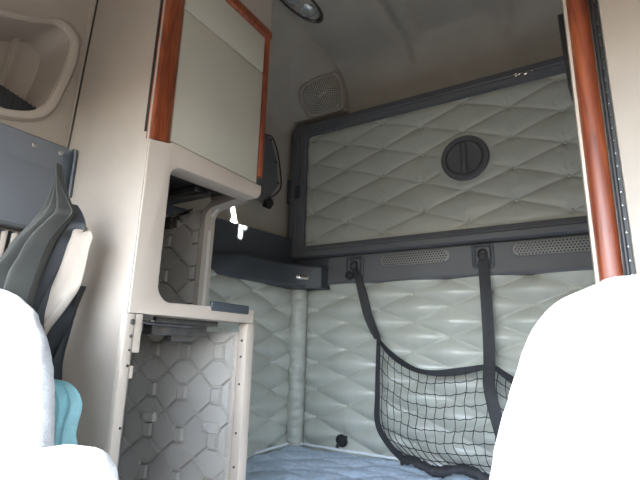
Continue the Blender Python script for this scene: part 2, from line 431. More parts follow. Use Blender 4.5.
# edge rim of the upper end wall flaring under the door
rim = [(-1.002, .06), (-1.002, .20), (-1.000, .34)] + [(-1.0+.045-.045*math.cos(math.radians(a)), .372+.045*math.sin(math.radians(a))) for a in (10, 35, 60, 85)] + [(-.90, .425), (-.858, .43)]
pp = smoothpoly([(x, Y1+.004, z) for x, z in rim], 4)
bm = BM(); ribbon(bm, pp, .042, (0, 1, 0), .010); link('edge_rim', bm, 'beige', cab)
bm = BM(); prism(bm, [(-.99, Y1-.002, .455), (-.86, Y1-.002, .455), (-.86, Y1-.002, .432), (-.90, Y1-.002, .425), (-.95, Y1-.002, .415), (-.985, Y1-.002, .385)] [::-1], (0, .012, 0)); link('gusset', bm, 'rib', cab)
# posts of the lower bay
bm = BM(); box(bm, -.832, -.803, Y1-.012, Y1+.02, -.80, .058, .003)
box(bm, -.842, -.834, Y1-.012, Y1+.012, -.80, .03, .002); link('post', bm, 'beige_light', cab)
bm = BM(); box(bm, -.815, -.797, Y0-.001, .598, -.80, .057, .003)
box(bm, -.812, -.799, .600, .618, -.02, .057, .002); box(bm, -.810, -.80, .600, .610, -.07, -.045, .002)
link('post', bm, 'beige_light', cab)
for z, r_ in ((.040, .006), (.012, .0035), (-.015, .0025), (-.045, .0028), (-.16, .0025)):
    link('screw', screw_bm((-.797, .592, z), (1, 0, 0), r_), 'steel_dark', cab)
for z in (.012, -.03, -.10, -.22, -.30):
    link('screw', screw_bm((-.818, Y1-.012, z), (0, -1, 0), .003), 'steel_dark', cab)
# latch mechanism under the lower lip, and the one under the door
bm = BM()
box(bm, -.872, -.858, .70, .90, .046, .060, .002, mi=0)
box(bm, -.905, -.870, .70, .875, .018, .048, .004)
box(bm, -.900, -.872, .76, .83, .004, .022, .004)
tube(bm, [(-.866, .64, .052), (-.866, .68, .044), (-.866, .80, .042), (-.866, .90, .05)], .004, 8)
tube(bm, [(-.87, .62, .03), (-.87, .66, .045)], .010, 8)
link('latch', bm, 'steel_dark', cab)
bm = BM(); box(bm, -.868, -.864, .69, .89, .046, .051, .001); link('latch_rod', bm, 'metal', cab)
bm = BM()
for k, (a, b) in enumerate((((-1.15, .93, .432), (-.88, .70, .432)), ((-1.20, .93, .425), (-.98, .66, .437)))):
    tube(bm, [a, b], .008, 8)
box(bm, -1.15, -.95, .86, .925, .43, .447, .004); box(bm, -1.05, -.90, .70, .74, .425, .446, .004)
tube(bm, [(-1.22, .90, .43), (-1.10, .80, .415), (-1.0, .86, .418), (-.93, .90, .43)], .006, 8)
box(bm, -1.18, -1.14, .945, .962, .36, .40, .004); box(bm, -1.13, -1.12, .945, .962, .36, .395, .003)
link('latch', bm, 'steel_dark', cab)

# ------------------------------------------------------------ right cabinet (front corner seen)
rc = thing('side_cabinet', 'right-hand cabinet with orange wood corner trim and black piano hinge', 'cabinet', (.3, .8, -1.0))
YR = .80
bm = BM(); box(bm, .0125, .62, YR+.012, 1.02, -1.0, 1.50, .003); link('body', bm, 'beige', rc)
bm = BM(); box(bm, .0065, .0125, YR+.004, 1.0, -.9, 1.50, .002); link('edge_strip', bm, 'beige_light', rc)
bm = BM(); sec = [(.0115, YR+.014), (.0115, YR+.004), (.017, YR-.005), (.026, YR-.008), (.036, YR-.006), (.043, YR+.001), (.044, YR+.014)]
prism(bm, [(x, y, -.9) for x, y in sec], (0, 0, 2.40)); link('wood_trim', bm, 'wood', rc, angle=60)
bm = BM(); tube(bm, [(.0495, YR, -.9), (.0495, YR, 1.5)], .0032, 8); box(bm, .0455, .0575, YR+.002, YR+.010, -.9, 1.5)
h = link('piano_hinge', bm, 'black', rc)
s0 = None
for k in range(34):
    z = -.10+k*.0215
    if s0 is None: s0 = link('hinge_pin', screw_bm((.0535, YR+.0015, z), (0, -1, 0), .0012), 'metal', h)
    else:
        c = copy_obj(s0, h); c.location.z += .0215*k
bm = BM(); box(bm, .058, .60, YR-.004, YR+.012, -.9, 1.5, .004); link('door', bm, 'beige', rc)
bm = BM(); prism(bm, [(.0, .90, .53), (.0055, .90, .49), (.0055, .90, .66), (-.004, .90, .66)], (0, .06, 0), .001); link('catch', bm, 'black', rc)

# ------------------------------------------------------------ quilted vinyl
def fr2(v): return v-math.floor(v)
def quilt(x, z, x0, z0, dx, dz, H=.020, soft=.45, D=.010, vert=.0022):
    a = (x-x0)/dx; b = (z-z0)/(dz/2)
    p = (a+b)/2; q = (a-b)/2
    fu, fv = fr2(p), fr2(q)
    su, sv = abs(math.sin(PI*fu)), abs(math.sin(PI*fv))
    h = H*(su*sv)**soft
    ip, iq = round(p), round(q)
    bx = (ip+iq)*dx; bz = (ip-iq)*(dz/2)
    dd = math.hypot((x-x0)-bx, ((z-z0)-bz))
    h -= D*math.exp(-(dd/.016)**2)
    ang = math.atan2((z-z0)-bz, (x-x0)-bx)
    h += .0014*math.sin(ang*9+ip*2.1+iq*1.3)*math.exp(-((dd-.028)/.018)**2)
    vx = (x-x0)/dx; vx = (vx-round(vx))*dx
    h -= vert*math.exp(-(vx/.0035)**2)*(.35+.65*math.exp(-(dd/.03)**2))
    h += .0025*(noise.noise(Vector((x*9, z*9, ip*.0)))) + .0012*noise.noise(Vector((x*30, z*30, 3)))
    return h

def add_buttons(parent, pts, axis, rad=.0062):
    b0 = None
    for p in pts:
        if b0 is None:
            bm = BM(); ua = Vector((0, 0, 1))
            lathe(bm, [(rad, -.002), (rad*.95, .001), (rad*.7, .0032), (rad*.35, .0043), (0, .0046)], 12, (0, 0, 0), axis, ua)
            b0 = link('button', bm, 'button', None); b0.parent = parent; b0.location = Vector(p)-parent.location if False else Vector(p)
            b0.matrix_parent_inverse = parent.matrix_world.inverted()
        else:
            c = copy_obj(b0, parent, Vector(p))

# ------------------------------------------------------------ upper bunk
YB = 2.0
bunk = thing('upper_bunk', 'folded-up upper bunk with tufted grey-green vinyl panel and dark frame', 'bunk', (-.43, 2.0, .49))
bm = BM()
o_ = rrect(-1.402, .56, .452, 1.234, .045, 6); i_ = rrect(-1.298, .50, .522, 1.162, .022, 6)
# outer dark frame as a rounded ring
def ring_frame(bm, outer, inner, prof):
    rings = []
    for f, y in prof: rings.append([bm.verts.new((a[0]*(1-f)+b[0]*f, y, a[1]*(1-f)+b[1]*f)) for a, b in zip(outer, inner)])
    m = len(outer)
    for a, b in zip(rings, rings[1:]):
        for k in range(m): bm.faces.new((a[k], a[(k+1) % m], b[(k+1) % m], b[k]))
ring_frame(bm, o_, i_, ((0, 2.02), (0, 1.975), (.06, 1.955), (.18, 1.945), (.50, 1.944), (.58, 1.950), (.62, 1.9505), (.68, 1.947), (.95, 1.955), (1, 1.962), (1, 2.0)))
fo = link('frame', bm, 'slate', bunk, angle=35)
bx0, bz0, bdx, bdz = -.44, .850, .2035, .146
HC = Vector((-.436, 0, .855))
def upq(s, t):
    x = -1.308+1.813*s; z = .512+.66*t
    h = quilt(x, z, bx0, bz0, bdx, bdz, .015, .30, .008)
    d = math.hypot(x-HC.x, z-HC.z); k = max(0, min(1, (d-.105)/.05)); k = k*k*(3-2*k)
    h = h*k+.012*(1-k)
    ed = min(x+1.308, 1.0, z-.512, 1.172-z); h *= max(0, min(1, ed/.03))**.5
    return Vector((x, 1.985-h, z))
bm = BM(); grid(bm, upq, 330, 140); qp = link('tufted_panel', bm, 'leather', bunk, angle=180)
bp = []
for i in range(-4, 5):
    for j in range(-3, 4):
        x = bx0+i*bdx; z = bz0+j*bdz+(bdz/2 if i % 2 else 0)
        if -1.28 < x < .48 and .535 < z < 1.15 and math.hypot(x-HC.x, z-HC.z) > .12: bp.append((x, 1.985+.004, z))
add_buttons(qp, bp, (0, -1, 0))
# round latch handle
hd = BM(); lathe(hd, [(.107, 0), (.107, .014), (.102, .019), (.088, .020), (.084, .017), (.082, .008), (.078, .008)], 64, (HC.x, 1.974, HC.z), (0, -1, 0), (1, 0, 0))
hr = link('latch_handle', hd, 'slate', bunk, angle=30)
hd = BM(); lathe(hd, [(.0785, 0), (.0785, .012), (.075, .016), (.05, .012), (.0, .010)], 64, (HC.x, 1.972, HC.z), (0, -1, 0), (1, 0, 0))
link('dial', hd, 'slate_mid', hr, angle=30)
hd = BM(); box(hd, HC.x-.013, HC.x+.013, 1.935, 1.965, HC.z-.073, HC.z+.068, .010, 4); box(hd, HC.x-.018, HC.x-.014, 1.956, 1.962, HC.z-.07, HC.z+.066, .001)
link('grip', hd, 'slate', hr)
# latch on left side of frame, little silver squiggle at the top right
bm = BM(); box(bm, -1.405, -1.385, 1.940, 1.955, .77, .91, .004); box(bm, -1.355, -1.325, 1.938, 1.955, .79, .87, .006)
link('catch', bm, 'slate_deep', bunk)
def P_(u, v): return onY(u, v, 1.9425)
bm = BM()
tube(bm, smoothpoly([P_(513.5, 75.2), P_(516.5, 73.6), P_(515.5, 76.2), P_(518.3, 74.6), P_(520.5, 73.6), P_(522, 72.4), P_(524, 74.2), P_(528, 72.6), P_(530.2, 70.5), P_(532, 70.9), P_(534.5, 69.3)], 4), .0022, 5)
link('silver_squiggle', bm, 'chrome', bunk)

# ------------------------------------------------------------ dark rail under the bunk
rail = thing('storage_rail', 'dark grey rail with perforated vents running below the upper bunk', 'rail', (-.4, 2.0, .31))
bm = BM()
sec = [(2.035, .449), (1.966, .449), (1.962, .444), (1.957, .330), (1.953, .318), (1.962, .309), (2.035, .309)]
prism(bm, [(-1.14, y, z) for y, z in sec], (1.72, 0, 0)); link('rail_body', bm, 'slate_mid', rail, angle=25)
def vent(x0, x1, zc_, hh):
    o = BM(); pl = rrect(x0, x1, zc_-hh, zc_+hh, hh*.98, 8)
    prism(o, [(a, 1.957, b) for a, b in pl], (0, -.004, 0), .0015, 2, 0)
    nx = int((x1-x0)/.0125); r_ = .0038
    for j in range(-2, 3):
        for i in range(nx+1):
            x = x0+.012+i*.0125+(.00625 if j % 2 else 0); z = zc_+j*.0108
            if x > x1-.010: continue
            e_ = hh-.005
            if x < x0+hh and math.hypot(x-x0-hh, z-zc_) > e_: continue
            if x > x1-hh and math.hypot(x-x1+hh, z-zc_) > e_: continue
            q = [o.verts.new((x+r_*math.cos(2*PI*k/8), 1.9524, z+r_*math.sin(2*PI*k/8))) for k in range(8)]
            f = o.faces.new(q); f.material_index = 1
    return link('vent_grille', o, ['vent', 'black'], rail)
vent(-.848, -.520, .408, .028); vent(-.262, .10, .410, .028)
def hookplate(xc_, zc_):
    o = BM()
    ring_frame(o, rrect(xc_-.045, xc_+.045, zc_-.052, zc_+.052, .012), rrect(xc_-.028, xc_+.028, zc_-.036, zc_+.040, .010), ((0, 1.958), (0, 1.948), (.3, 1.945), (.7, 1.946), (1, 1.952), (1, 1.958)))
    pl = link('hook_plate', o, 'slate_deep', rail)
    o = BM(); prism(o, [(a, 1.9575, b) for a, b in rrect(xc_-.03, xc_+.03, zc_-.038, zc_+.042, .010)], (0, -.002, 0)); link('plate_face', o, 'slate', pl)
    o = BM(); pts = [(xc_+.017*math.sin(a), 1.935+.012*abs(math.cos(a)), zc_+.006+.022*math.cos(a)) for a in [2*PI*k/20 for k in range(21)]]
    tube(o, pts, .0045, 8, caps=False); link('hook', o, 'black', pl)
hookplate(-.984, .385); hookplate(-.380, .392)

# left dark shelf wrapping the corner
ls = thing('corner_shelf', 'black moulded corner shelf on the left sleeper wall', 'shelf', (-1.3, 1.6, .28))
bm = BM(); prism(bm, [(-1.415, .98, .29), (-1.415, 2.0, .29), (-1.415, 2.0, .57), (-1.415, .98, .515)], (.055, 0, 0), .006, 3)
box(bm, -1.37, -1.135, 1.962, 2.035, .31, .449, .004)
link('back_plate', bm, 'slate_deep', ls)
def tray(bm):
    pts = [(-1.36, 1.28), (-1.35, 1.31), (-1.325, 1.40), (-1.305, 1.50), (-1.30, 1.62), (-1.29, 1.72), (-1.262, 1.81), (-1.21, 1.875), (-1.148, 1.905), (-1.142, 1.97), (-1.142, 2.03), (-1.372, 2.03), (-1.372, 1.28)]
    top = [.36]*2+[.385, .40, .404, .404, .403, .401, .398, .398, .398, .40, .36]
    lo = [bm.verts.new((x+(-.012 if i in (2,3,4,5,6,7) else 0), y, .287+.02*0)) for i, (x, y) in enumerate(pts)]
    md = [bm.verts.new((x, y, .30)) for x, y in pts]
    m2 = [bm.verts.new((x, y, z-.012)) for (x, y), z in zip(pts, top)]
    hi = [bm.verts.new((x-(.012 if 1 < i < 9 else 0), y+(.004 if 5 < i < 9 else 0), z)) for i, ((x, y), z) in enumerate(zip(pts, top))]
    for a, b in ((lo, md), (md, m2), (m2, hi)):
        for k in range(len(pts)): bm.faces.new((a[k], a[(k+1) % len(pts)], b[(k+1) % len(pts)], b[k]))
    bm.faces.new(lo); bm.faces.new(hi)
bm = BM(); tray(bm); link('tray', bm, 'slate_deep', ls, angle=35)
p = Vector((-1.228, 1.858, .337))
bm = BM()
dv = Vector((.06, .07, 0)).normalized(); nn = Vector((dv.y, -dv.x, 0))
for k, (w, hgt, off) in enumerate(((.034, .011, .004), (.022, .006, .008))):
    prism(bm, [p+dv*a+Vector((0, 0, b))+nn*.001 for a, b in rrect(-w, w, -hgt, hgt, hgt*.9)], nn*off, .001, mi=k)
link('reading_light', bm, ['metal', 'chrome'], ls)

# lower quilts
YQ = 1.99
bq = thing('quilted_rear_panel', 'tufted grey vinyl wall panel behind the net and mattress', 'wall panel', (-.4, 2.0, -.5))
lx0, lz0, ldx, ldz = -.04, .249, .1690, .129
def loq(s, t):
    x = -1.285+1.87*s; z = -.52+.845*t
    h = quilt(x, z, lx0, lz0, ldx, ldz, .036, .60, .009, .0010)
    ed = min(x+1.285, 1.0, .33-z+.01); h *= max(0, min(1, ed/.03))**.5
    return Vector((x, 2.0-h, z))
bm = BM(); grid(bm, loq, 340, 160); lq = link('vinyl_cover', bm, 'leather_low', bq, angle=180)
bp = []
for i in range(-8, 4):
    for j in range(-6, 2):
        x = lx0+i*ldx; z = lz0+j*ldz-(ldz/2 if i % 2 else 0)
        if -1.27 < x < .3 and -.44 < z < .30: bp.append((x, 2.0+.003, z))
add_buttons(lq, bp, (0, -1, 0), .0055)
sq = thing('quilted_side_panel', 'tufted grey vinyl wall panel on the left beyond the cabinet', 'wall panel', (-1.36, 1.5, -.5))
def siq(s, t):
    y = .98+.965*s; z = -.55+.86*t
    h = quilt(y, z, 1.81, -.075, .175, ldz, .030, .50, .010)
    ed = min(1.0, 1.945-y, .31-z); h *= max(0, min(1, ed/.03))**.5
    return Vector((-1.352+h, y, z))
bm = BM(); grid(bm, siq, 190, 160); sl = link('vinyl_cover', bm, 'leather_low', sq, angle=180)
bp = []
for i in range(-4, 1):
    for j in range(-4, 4):
        y = 1.81+i*.175; z = -.075+j*ldz-(ldz/2 if i % 2 else 0)
        if 1.0 < y < 1.93 and -.45 < z < .28: bp.append((-1.352-.003, y, z))
add_buttons(sl, bp, (1, 0, 0), .0055)
# pleated corner roll
bm = BM()
def roll(s, t):
    a = math.radians(-105+200*s); z = -.53+.84*t
    r_ = .047+.0022*math.sin(z*150+2.5*noise.noise(Vector((z*20, s*2, 0))))*math.sin(PI*s)+.002*noise.noise(Vector((z*35, s*4, 7)))
    return Vector((-1.325+r_*math.cos(a+math.radians(-40)), 1.975+r_*math.sin(a+math.radians(-40)), z))
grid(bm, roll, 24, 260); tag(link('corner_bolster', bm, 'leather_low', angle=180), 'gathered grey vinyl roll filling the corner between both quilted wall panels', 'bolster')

# ------------------------------------------------------------ mattress
mt = thing('mattress', 'lower bunk mattress in blue-grey quilted ticking with white piping', 'mattress', (-.4, 1.5, -.66))
def bedtop(s, t):
    x = -1.335+1.93*s; y = 1.03+.945*t
    d = quilt(x+y*.6, y-x*.25, 0, 0, .16, .16, .010, .5, .0, 0) + .004*noise.noise(Vector((x*14, y*14, 0)))+.002*noise.noise(Vector((x*40, y*40, 0)))
    e_ = min(x+1.335, .595-x, y-1.03, 1.975-y); k = max(0, min(1, e_/.05)); k = math.sqrt(1-(1-k)**2)
    return Vector((x, y, -.485+.015*k+d))
bm = BM(); grid(bm, bedtop, 240, 120); link('quilted_cover', bm, 'sheet', mt, angle=180)
bm = BM(); box(bm, -1.335, .595, 1.03, 1.975, -.62, -.484, .012); link('mattress_side', bm, 'sheet', mt)
bm = BM(); tube(bm, smoothpoly([(-1.333, 1.05, -.457), (-1.330, 1.5, -.456), (-1.328, 1.90, -.456), (-1.315, 1.955, -.456), (-1.26, 1.966, -.456), (-.6, 1.968, -.457), (.58, 1.968, -.457)], 8), .0055, 8)
link('piping', bm, 'piping', mt)
bm = BM(); box(bm, -1.335, .60, 1.03, 2.0, -1.0, -.622); tag(link('bunk_base', bm, 'slate', smooth=False), 'grey box base under the lower bunk mattress', 'bunk base')
kb = BM(); p = Vector((-1.043, 1.945, -.412))
tube(kb, [p+Vector((.020*math.cos(a), -.006*math.sin(a), .020*math.sin(a))) for a in [2*PI*k/16 for k in range(17)]], .0095, 8, caps=False)
lathe(kb, [(.013, 0), (.013, .01), (.008, .014), (0, .014)], 16, p+Vector((0, .01, 0)), (0, -1, 0), (1, 0, 0))
tube(kb, [p+Vector((0, .01, 0)), p+Vector((.002, .045, .01))], .006, 8)
tube(kb, [p+Vector((-.012, 0, -.012)), p+Vector((-.022, -.004, -.030))], .009, 8)
tag(link('tie_down_ring', kb, 'black'), 'small black tie-down ring at the foot of the rear quilted panel', 'ring')

# ------------------------------------------------------------ cargo net
net = thing('cargo_net', 'black mesh cargo net hanging by straps from the dark rail', 'net', (-.4, 1.9, -.43))
def curve_at(pts, t):
    n_ = len(pts)-1; L = [0]
    for a, b in zip(pts, pts[1:]): L.append(L[-1]+(b-a).length)
    x = t*L[-1]
    for i in range(n_):
        if x <= L[i+1] or i == n_-1: return pts[i].lerp(pts[i+1], (x-L[i])/max(1e-9, L[i+1]-L[i]))
Lc = smoothpoly([(-.836, 1.90, .045), (-.834, 1.885, -.08), (-.832, 1.875, -.19), (-.828, 1.87, -.31), (-.77, 1.86, -.385), (-.715, 1.865, -.43)])
Tc = smoothpoly([(-.836, 1.90, .045), (-.775, 1.885, -.016), (-.665, 1.865, -.074), (-.56, 1.855, -.086), (-.44, 1.865, -.068), (-.35, 1.88, -.055), (-.27, 1.865, -.105), (-.12, 1.86, -.12), (.10, 1.90, .04)])
Bc = smoothpoly([(-.715, 1.865, -.43), (-.60, 1.83, -.432), (-.47, 1.83, -.43), (-.30, 1.83, -.428), (.03, 1.865, -.43)])
Rc = smoothpoly([(.10, 1.90, .04), (.11, 1.88, -.20), (.03, 1.865, -.43)])
def S(s, t):
    T = curve_at(Tc, s); B_ = curve_at(Bc, s); L_ = curve_at(Lc, t); R_ = curve_at(Rc, t)
    p = T*(1-t)+B_*t + L_*(1-s)+R_*s - (Tc[0]*(1-s)*(1-t)+Tc[-1]*s*(1-t)+Bc[0]*(1-s)*t+Bc[-1]*s*t)
    p = p + Vector((0, -.055*math.sin(PI*min(1, s*1.0))**.6*math.sin(PI*t)**.8, 0))
    p.y = min(p.y, 1.93)
    return p
NS, NT = 27, 9
bm = BM()
for i in range(1, NS):
    tube(bm, [S((i+.10*math.sin(k*.55+i))/NS, k/36) for k in range(37)], .0016, 4, caps=False)
for j in range(1, NT):
    tube(bm, [S(k/135, (j+.05*math.sin(k*.35+j*2)-.04*math.cos(k*2*PI/5))/NT) for k in range(136)], .0016, 4, caps=False)
for i in range(1, NS):
    for j in range(1, NT):
        p = S((i+.10*math.sin(j*4*.55+i))/NS, j/NT)
        lathe(bm, [(0, -.003), (.0026, 0), (0, .003)], 5, p, (0, 0, 1), (1, 0, 0))
link('net_mesh', bm, 'cord', net)
# bands round the edge
bm = BM()
tw = [Vector((0, .25, 1))]*1
up = [p+Vector((0, -.004, -.004)) for p in smoothpoly([tuple(p) for p in Tc[::4]], 3)]
ribbon(bm, up, [.020+.010*math.sin(i*.22)**2 for i in range(len(up))], (0, -.45, 1), .0025); link('top_band', bm, 'strap', net)
bm = BM()
for off, w_ in ((0, .020), (.010, .012)):
    lp = [S(0, k/30)+Vector((off-.002, -.004-off*.5, 0)) for k in range(31)]
    ribbon(bm, lp, [w_*(.75+.9*(i/30)**2) for i in range(31)], (1, -.25, .35), .002)
link('side_band', bm, 'strap', net)
bm = BM()
def bb(s, t):
    p = curve_at(Bc, s); a = 2*PI*t
    r_ = .017+.008*noise.noise(Vector((s*22, math.cos(a), math.sin(a))))+.006*noise.noise(Vector((s*60, 2*math.cos(a), 2*math.sin(a))))
    return p+Vector((0, -.02+1.15*r_*math.cos(a), .010*math.sin(s*23)+r_*math.sin(a)))
grid(bm, bb, 150, 12); link('bottom_band', bm, 'strap', net, angle=80)
# hanging straps
bm = BM()
a = smoothpoly([(-.978, 1.938, .378), (-.955, 1.925, .335), (-.925, 1.915, .25), (-.895, 1.91, .15), (-.865, 1.905, .085), (-.842, 1.90, .045)], 6)
ribbon(bm, a, [.020+.022*math.sin(PI*i/len(a))**.6 for i in range(len(a))], [(1, -.3+1.1*i/len(a), .2) for i in range(len(a))], .003)
ribbon(bm, [q+Vector((.004, -.006, 0)) for q in a], [.010+.018*math.sin(PI*i/len(a)) for i in range(len(a))], [(1, .8-1.3*i/len(a), .1) for i in range(len(a))], .002)
lathe(bm, [(0, -.024), (.018, -.014), (.024, 0), (.018, .014), (0, .024)], 12, (-1.005, 1.937, .345), (0, 0, 1), (1, 0, 0))
link('strap', bm, 'strap', net)
bm = BM()
a = smoothpoly([(-.376, 1.938, .40), (-.374, 1.928, .34), (-.369, 1.91, .20), (-.366, 1.895, .05), (-.364, 1.868, -.05), (-.362, 1.83, -.12), (-.345, 1.805, -.20), (-.325, 1.795, -.28), (-.305, 1.81, -.37), (-.29, 1.83, -.425)], 6)
ribbon(bm, a, [.030 if i < 4 else .044 for i in range(len(a))], (1, -.05, .02), .0025)
for dx in (-.012, .0, .012): ribbon(bm, [q+Vector((dx, -.003, 0)) for q in a[3:]], .004, (1, 0, 0), .0012)
box(bm, -.392, -.360, 1.925, 1.937, .372, .402, .006)
link('strap', bm, 'strap', net)

# ------------------------------------------------------------ speaker, lamp, bracket on left wall
Np = ((B-A).cross(C-A)).normalized()
if Np.y > 0: Np = -Np
t = thing('speaker', 'rounded beige speaker grille in the corner above the bunk', 'speaker', (-1.19, 1.86, 1.36))
# outline traced on the pod surface in its own (s, t) coordinates
def pod_from_px(u, v):
    best = None; r_ = ray(u, v)
    for i in range(41):
        for j in range(41):
            p = pod(i/40, j/40); d = (p.cross(r_)).length/r_.length
            if best is None or d < best[0]: best = (d, p, i/40, j/40)
    return best[1]
px = [(344, 109), (346, 96), (343, 82), (337, 73), (327, 75), (314, 79), (304, 86), (300, 96), (302, 107), (309, 116), (320, 118), (333, 114)]
sp = closed_smooth([tuple(pod_from_px(u, v)) for u, v in px], 4)
c0 = sum(sp, Vector())/len(sp)
def ring_on(bm, base, prof, nrm_, c):
    rings = [[bm.verts.new(c+(p-c)*f+nrm_*h) for p in base] for f, h in prof]
    m = len(base)
    for a, b in zip(rings, rings[1:]):
        for k in range(m): bm.faces.new((a[k], a[(k+1) % m], b[(k+1) % m], b[k]))
    return rings
Nn = (Vector((0, 0, 0))-c0).normalized()*.6+Np*.4; Nn.normalize()
bm = BM(); ring_on(bm, sp, [(1.03, -.004), (1.02, .012), (.97, .020), (.90, .018), (.86, .012)], Nn, c0); link('bezel', bm, 'beige', t)
bm = BM(); rg = ring_on(bm, sp, [(.89, .012), (.75, .022), (.5, .029), (.2, .032)], Nn, c0); bm.faces.new(rg[-1])
e1 = Vector((0, 0, 1)); e1 = (e1-Nn*e1.dot(Nn)).normalized(); e2 = Nn.cross(e1)
for r_i in range(1, 11):
    f_ = r_i*.081; cnt = int(6.2*r_i); prof = [(0, .032), (.2, .032), (.5, .029), (.75, .022), (.89, .012)]
    for (fa, ha), (fb, hb) in zip(prof, prof[1:]):
        if fa <= f_ <= fb: lift = ha+(hb-ha)*(f_-fa)/(fb-fa)
    for k_ in range(cnt):
        x_ = (k_+.5*(r_i % 2))/cnt*len(sp); a_ = int(x_) % len(sp); q = sp[a_].lerp(sp[(a_+1) % len(sp)], x_-int(x_))
        q = c0+(q-c0)*f_+Nn*(lift+.0015)
        f = bm.faces.new([bm.verts.new(q+(e1*math.cos(2*PI*k/6)+e2*math.sin(2*PI*k/6))*.0036) for k in range(6)]); f.material_index = 1
link('grille', bm, ['headliner', 'black'], t)

t = thing('dome_lamp', 'ceiling reading lamp with two clear lenses near the left edge', 'lamp', (-1.0, 1.42, 1.53))
p0 = Vector((-1.015, 1.42, 1.545)); ex = Vector((.13, 1, 0)).normalized(); ey = Vector((1, -.13, 0)).normalized()
def oval(a, b, n_=32): return [p0+ex*(a*math.cos(2*PI*k/n_))+ey*(b*math.sin(2*PI*k/n_)) for k in range(n_)]
bm = BM(); 
R1 = [[bm.verts.new(p0+(q-p0)*f+Vector((0, 0, -h))) for q in oval(.165, .062)] for f, h in ((1.05, .012), (1.02, .022), (.94, .027), (.88, .020), (.85, .012))]
for a, b in zip(R1, R1[1:]):
    for k in range(32): bm.faces.new((a[k], a[(k+1) % 32], b[(k+1) % 32], b[k]))
bm.faces.new(R1[-1]); link('housing', bm, 'steel_dark', t)
for k, off in enumerate((-.025, -.11, .068)):
    c_ = p0+ex*off+Vector((0, 0, -.014))
    bm = BM(); lathe(bm, [(.040, 0), (.039, .010), (.034, .016), (.018, .021), (0, .022)], 24, c_, (0, 0, -1), (1, 0, 0))
    if k != 1: link('lens', bm, 'glass', t)
    else:
        bm.free(); bm = BM(); box(bm, c_.x-.012, c_.x+.012, c_.y-.008, c_.y+.008, c_.z-.016, c_.z+.004, .003); link('switch', bm, 'slate', t)

t = thing('wall_bracket', 'dark grey mounting plate with a loose black cable, behind the left cabinet', 'bracket', (XL, 1.7, .7))
def W(u, v, x=-1.395): return onX(u, v, x)
bm = BM(); prism(bm, [W(250, 125), W(262, 131), W(271, 138), W(277, 160), W(278, 186), W(270, 197), W(264, 202), W(254, 198), W(240, 190), W(240, 125)], (-.012, 0, 0), .003, 2); link('plate', bm, 'slate_mid', t)
bm = BM(); tube(bm, smoothpoly([W(255, 128, -1.386), W(264, 134, -1.381), W(272, 137, -1.383), W(277, 150, -1.383), W(280, 168, -1.378), W(281, 186, -1.383), W(276, 194, -1.381), W(268, 199, -1.383), W(263, 205, -1.388)], 6), .0042, 8); link('cable', bm, 'black', t)
for u, v in ((271, 140), (276, 162), (278, 183), (265, 201)):
    link('screw', screw_bm(W(u, v, -1.394), (1, 0, 0), .008), 'black', t)
bm = BM(); q = W(269, 203, -1.388); lathe(bm, [(0, -.028), (.02, -.016), (.026, 0), (.018, .02), (0, .026)], 10, q, (0, .3, 1), (1, 0, 0)); box(bm, q.x-.01, q.x+.012, q.y-.04, q.y+.01, q.z-.03, q.z-.005, .004)
link('connector', bm, 'black', t)

# ------------------------------------------------------------ seats
def pillow(bm, outline, yc, dep_f, dep_b, lean=0.0, steps=9, nz=.0015):
    """closed cushion: outline in x,z; swelling forward by dep_f and back by dep_b"""
    P = closed_smooth([(x, 0, z) for x, z in outline], 6); m = len(P)
    c = sum(P, Vector())/m
    def pt(p, f, y):
        q = c+(p-c)*f; y2 = yc+y+lean*(q.z-c.z)
        return Vector((q.x, y2, q.z))+Vector((1, 1, 1))*nz*noise.noise(Vector((q.x*60, y2*60, q.z*60)))
    def shell(dep, sg):
        rings = []
        for k in range(steps+1):
            a = PI/2*k/steps; inset = .045*(1-math.cos(a)); 
            rings.append([bm.verts.new(pt(p, 1-inset/.25, sg*dep*math.sin(a)*.85)) for p in P])
        for f in (.62, .40, .2, .05): rings.append([bm.verts.new(pt(p, f, sg*dep*(.85+.15*(1-f**2)))) for p in P])
        for a_, b_ in zip(rings, rings[1:]):
            for k in range(m): bm.faces.new((a_[k], a_[(k+1) % m], b_[(k+1) % m], b_[k]))
        bm.faces.new(rings[-1])
    shell(dep_f, -1); shell(dep_b, 1)
    bmesh.ops.remove_doubles(bm, verts=bm.verts[:], dist=.0006)
def seat(label, outl, yc, loc, lean, cush, extra=None):
    t = thing('driver_seat' if loc[0] > -.4 else 'passenger_seat', label, 'seat', loc)
    bm = BM(); pillow(bm, outl, yc, .045, .05, lean); link('backrest', bm, 'seat', t, angle=180)
    x0, x1 = cush
    bm = BM(); box(bm, x0, x1, -.16, yc+.05, -.68, -.53, .05, 5); link('seat_cushion', bm, 'seat', t)
    bm = BM(); box(bm, x0+.08, x1-.08, -.05, yc, -1.0, -.68, .02, 2); link('pedestal', bm, 'slate', t)
    return t
cxr = .165
half = [(.030, .0600), (.006, .0535), (-.022, .041), (-.041, .021), (-.054, -.006), (-.073, -.060), (-.083, -.098), (-.105, -.20), (-.118, -.36), (-.12, -.52), (-.08, -.60)]
right = [(cxr, .066)] + half
right = right + [(2*cxr-x, z) for x, z in half[::-1]]
right = [(x-.003, z+.001) for x, z in right]
seat('light grey fabric seat at the right, high rounded backrest', right, .42, (.165, .3, -1.0), .03, (-.10, .43))
cxl = -.90
half = [(-.84, .080), (-.79, .062), (-.755, .038), (-.727, .010), (-.706, -.02), (-.682, -.065), (-.668, -.110), (-.655, -.154), (-.640, -.26), (-.63, -.42), (-.64, -.55), (-.68, -.61)]
left = [(cxl, .097)] + half + [(max(2*cxl-x, -1.118) if True else 0, z) for x, z in half[::-1]]
left = [(x, z) for x, z in left]
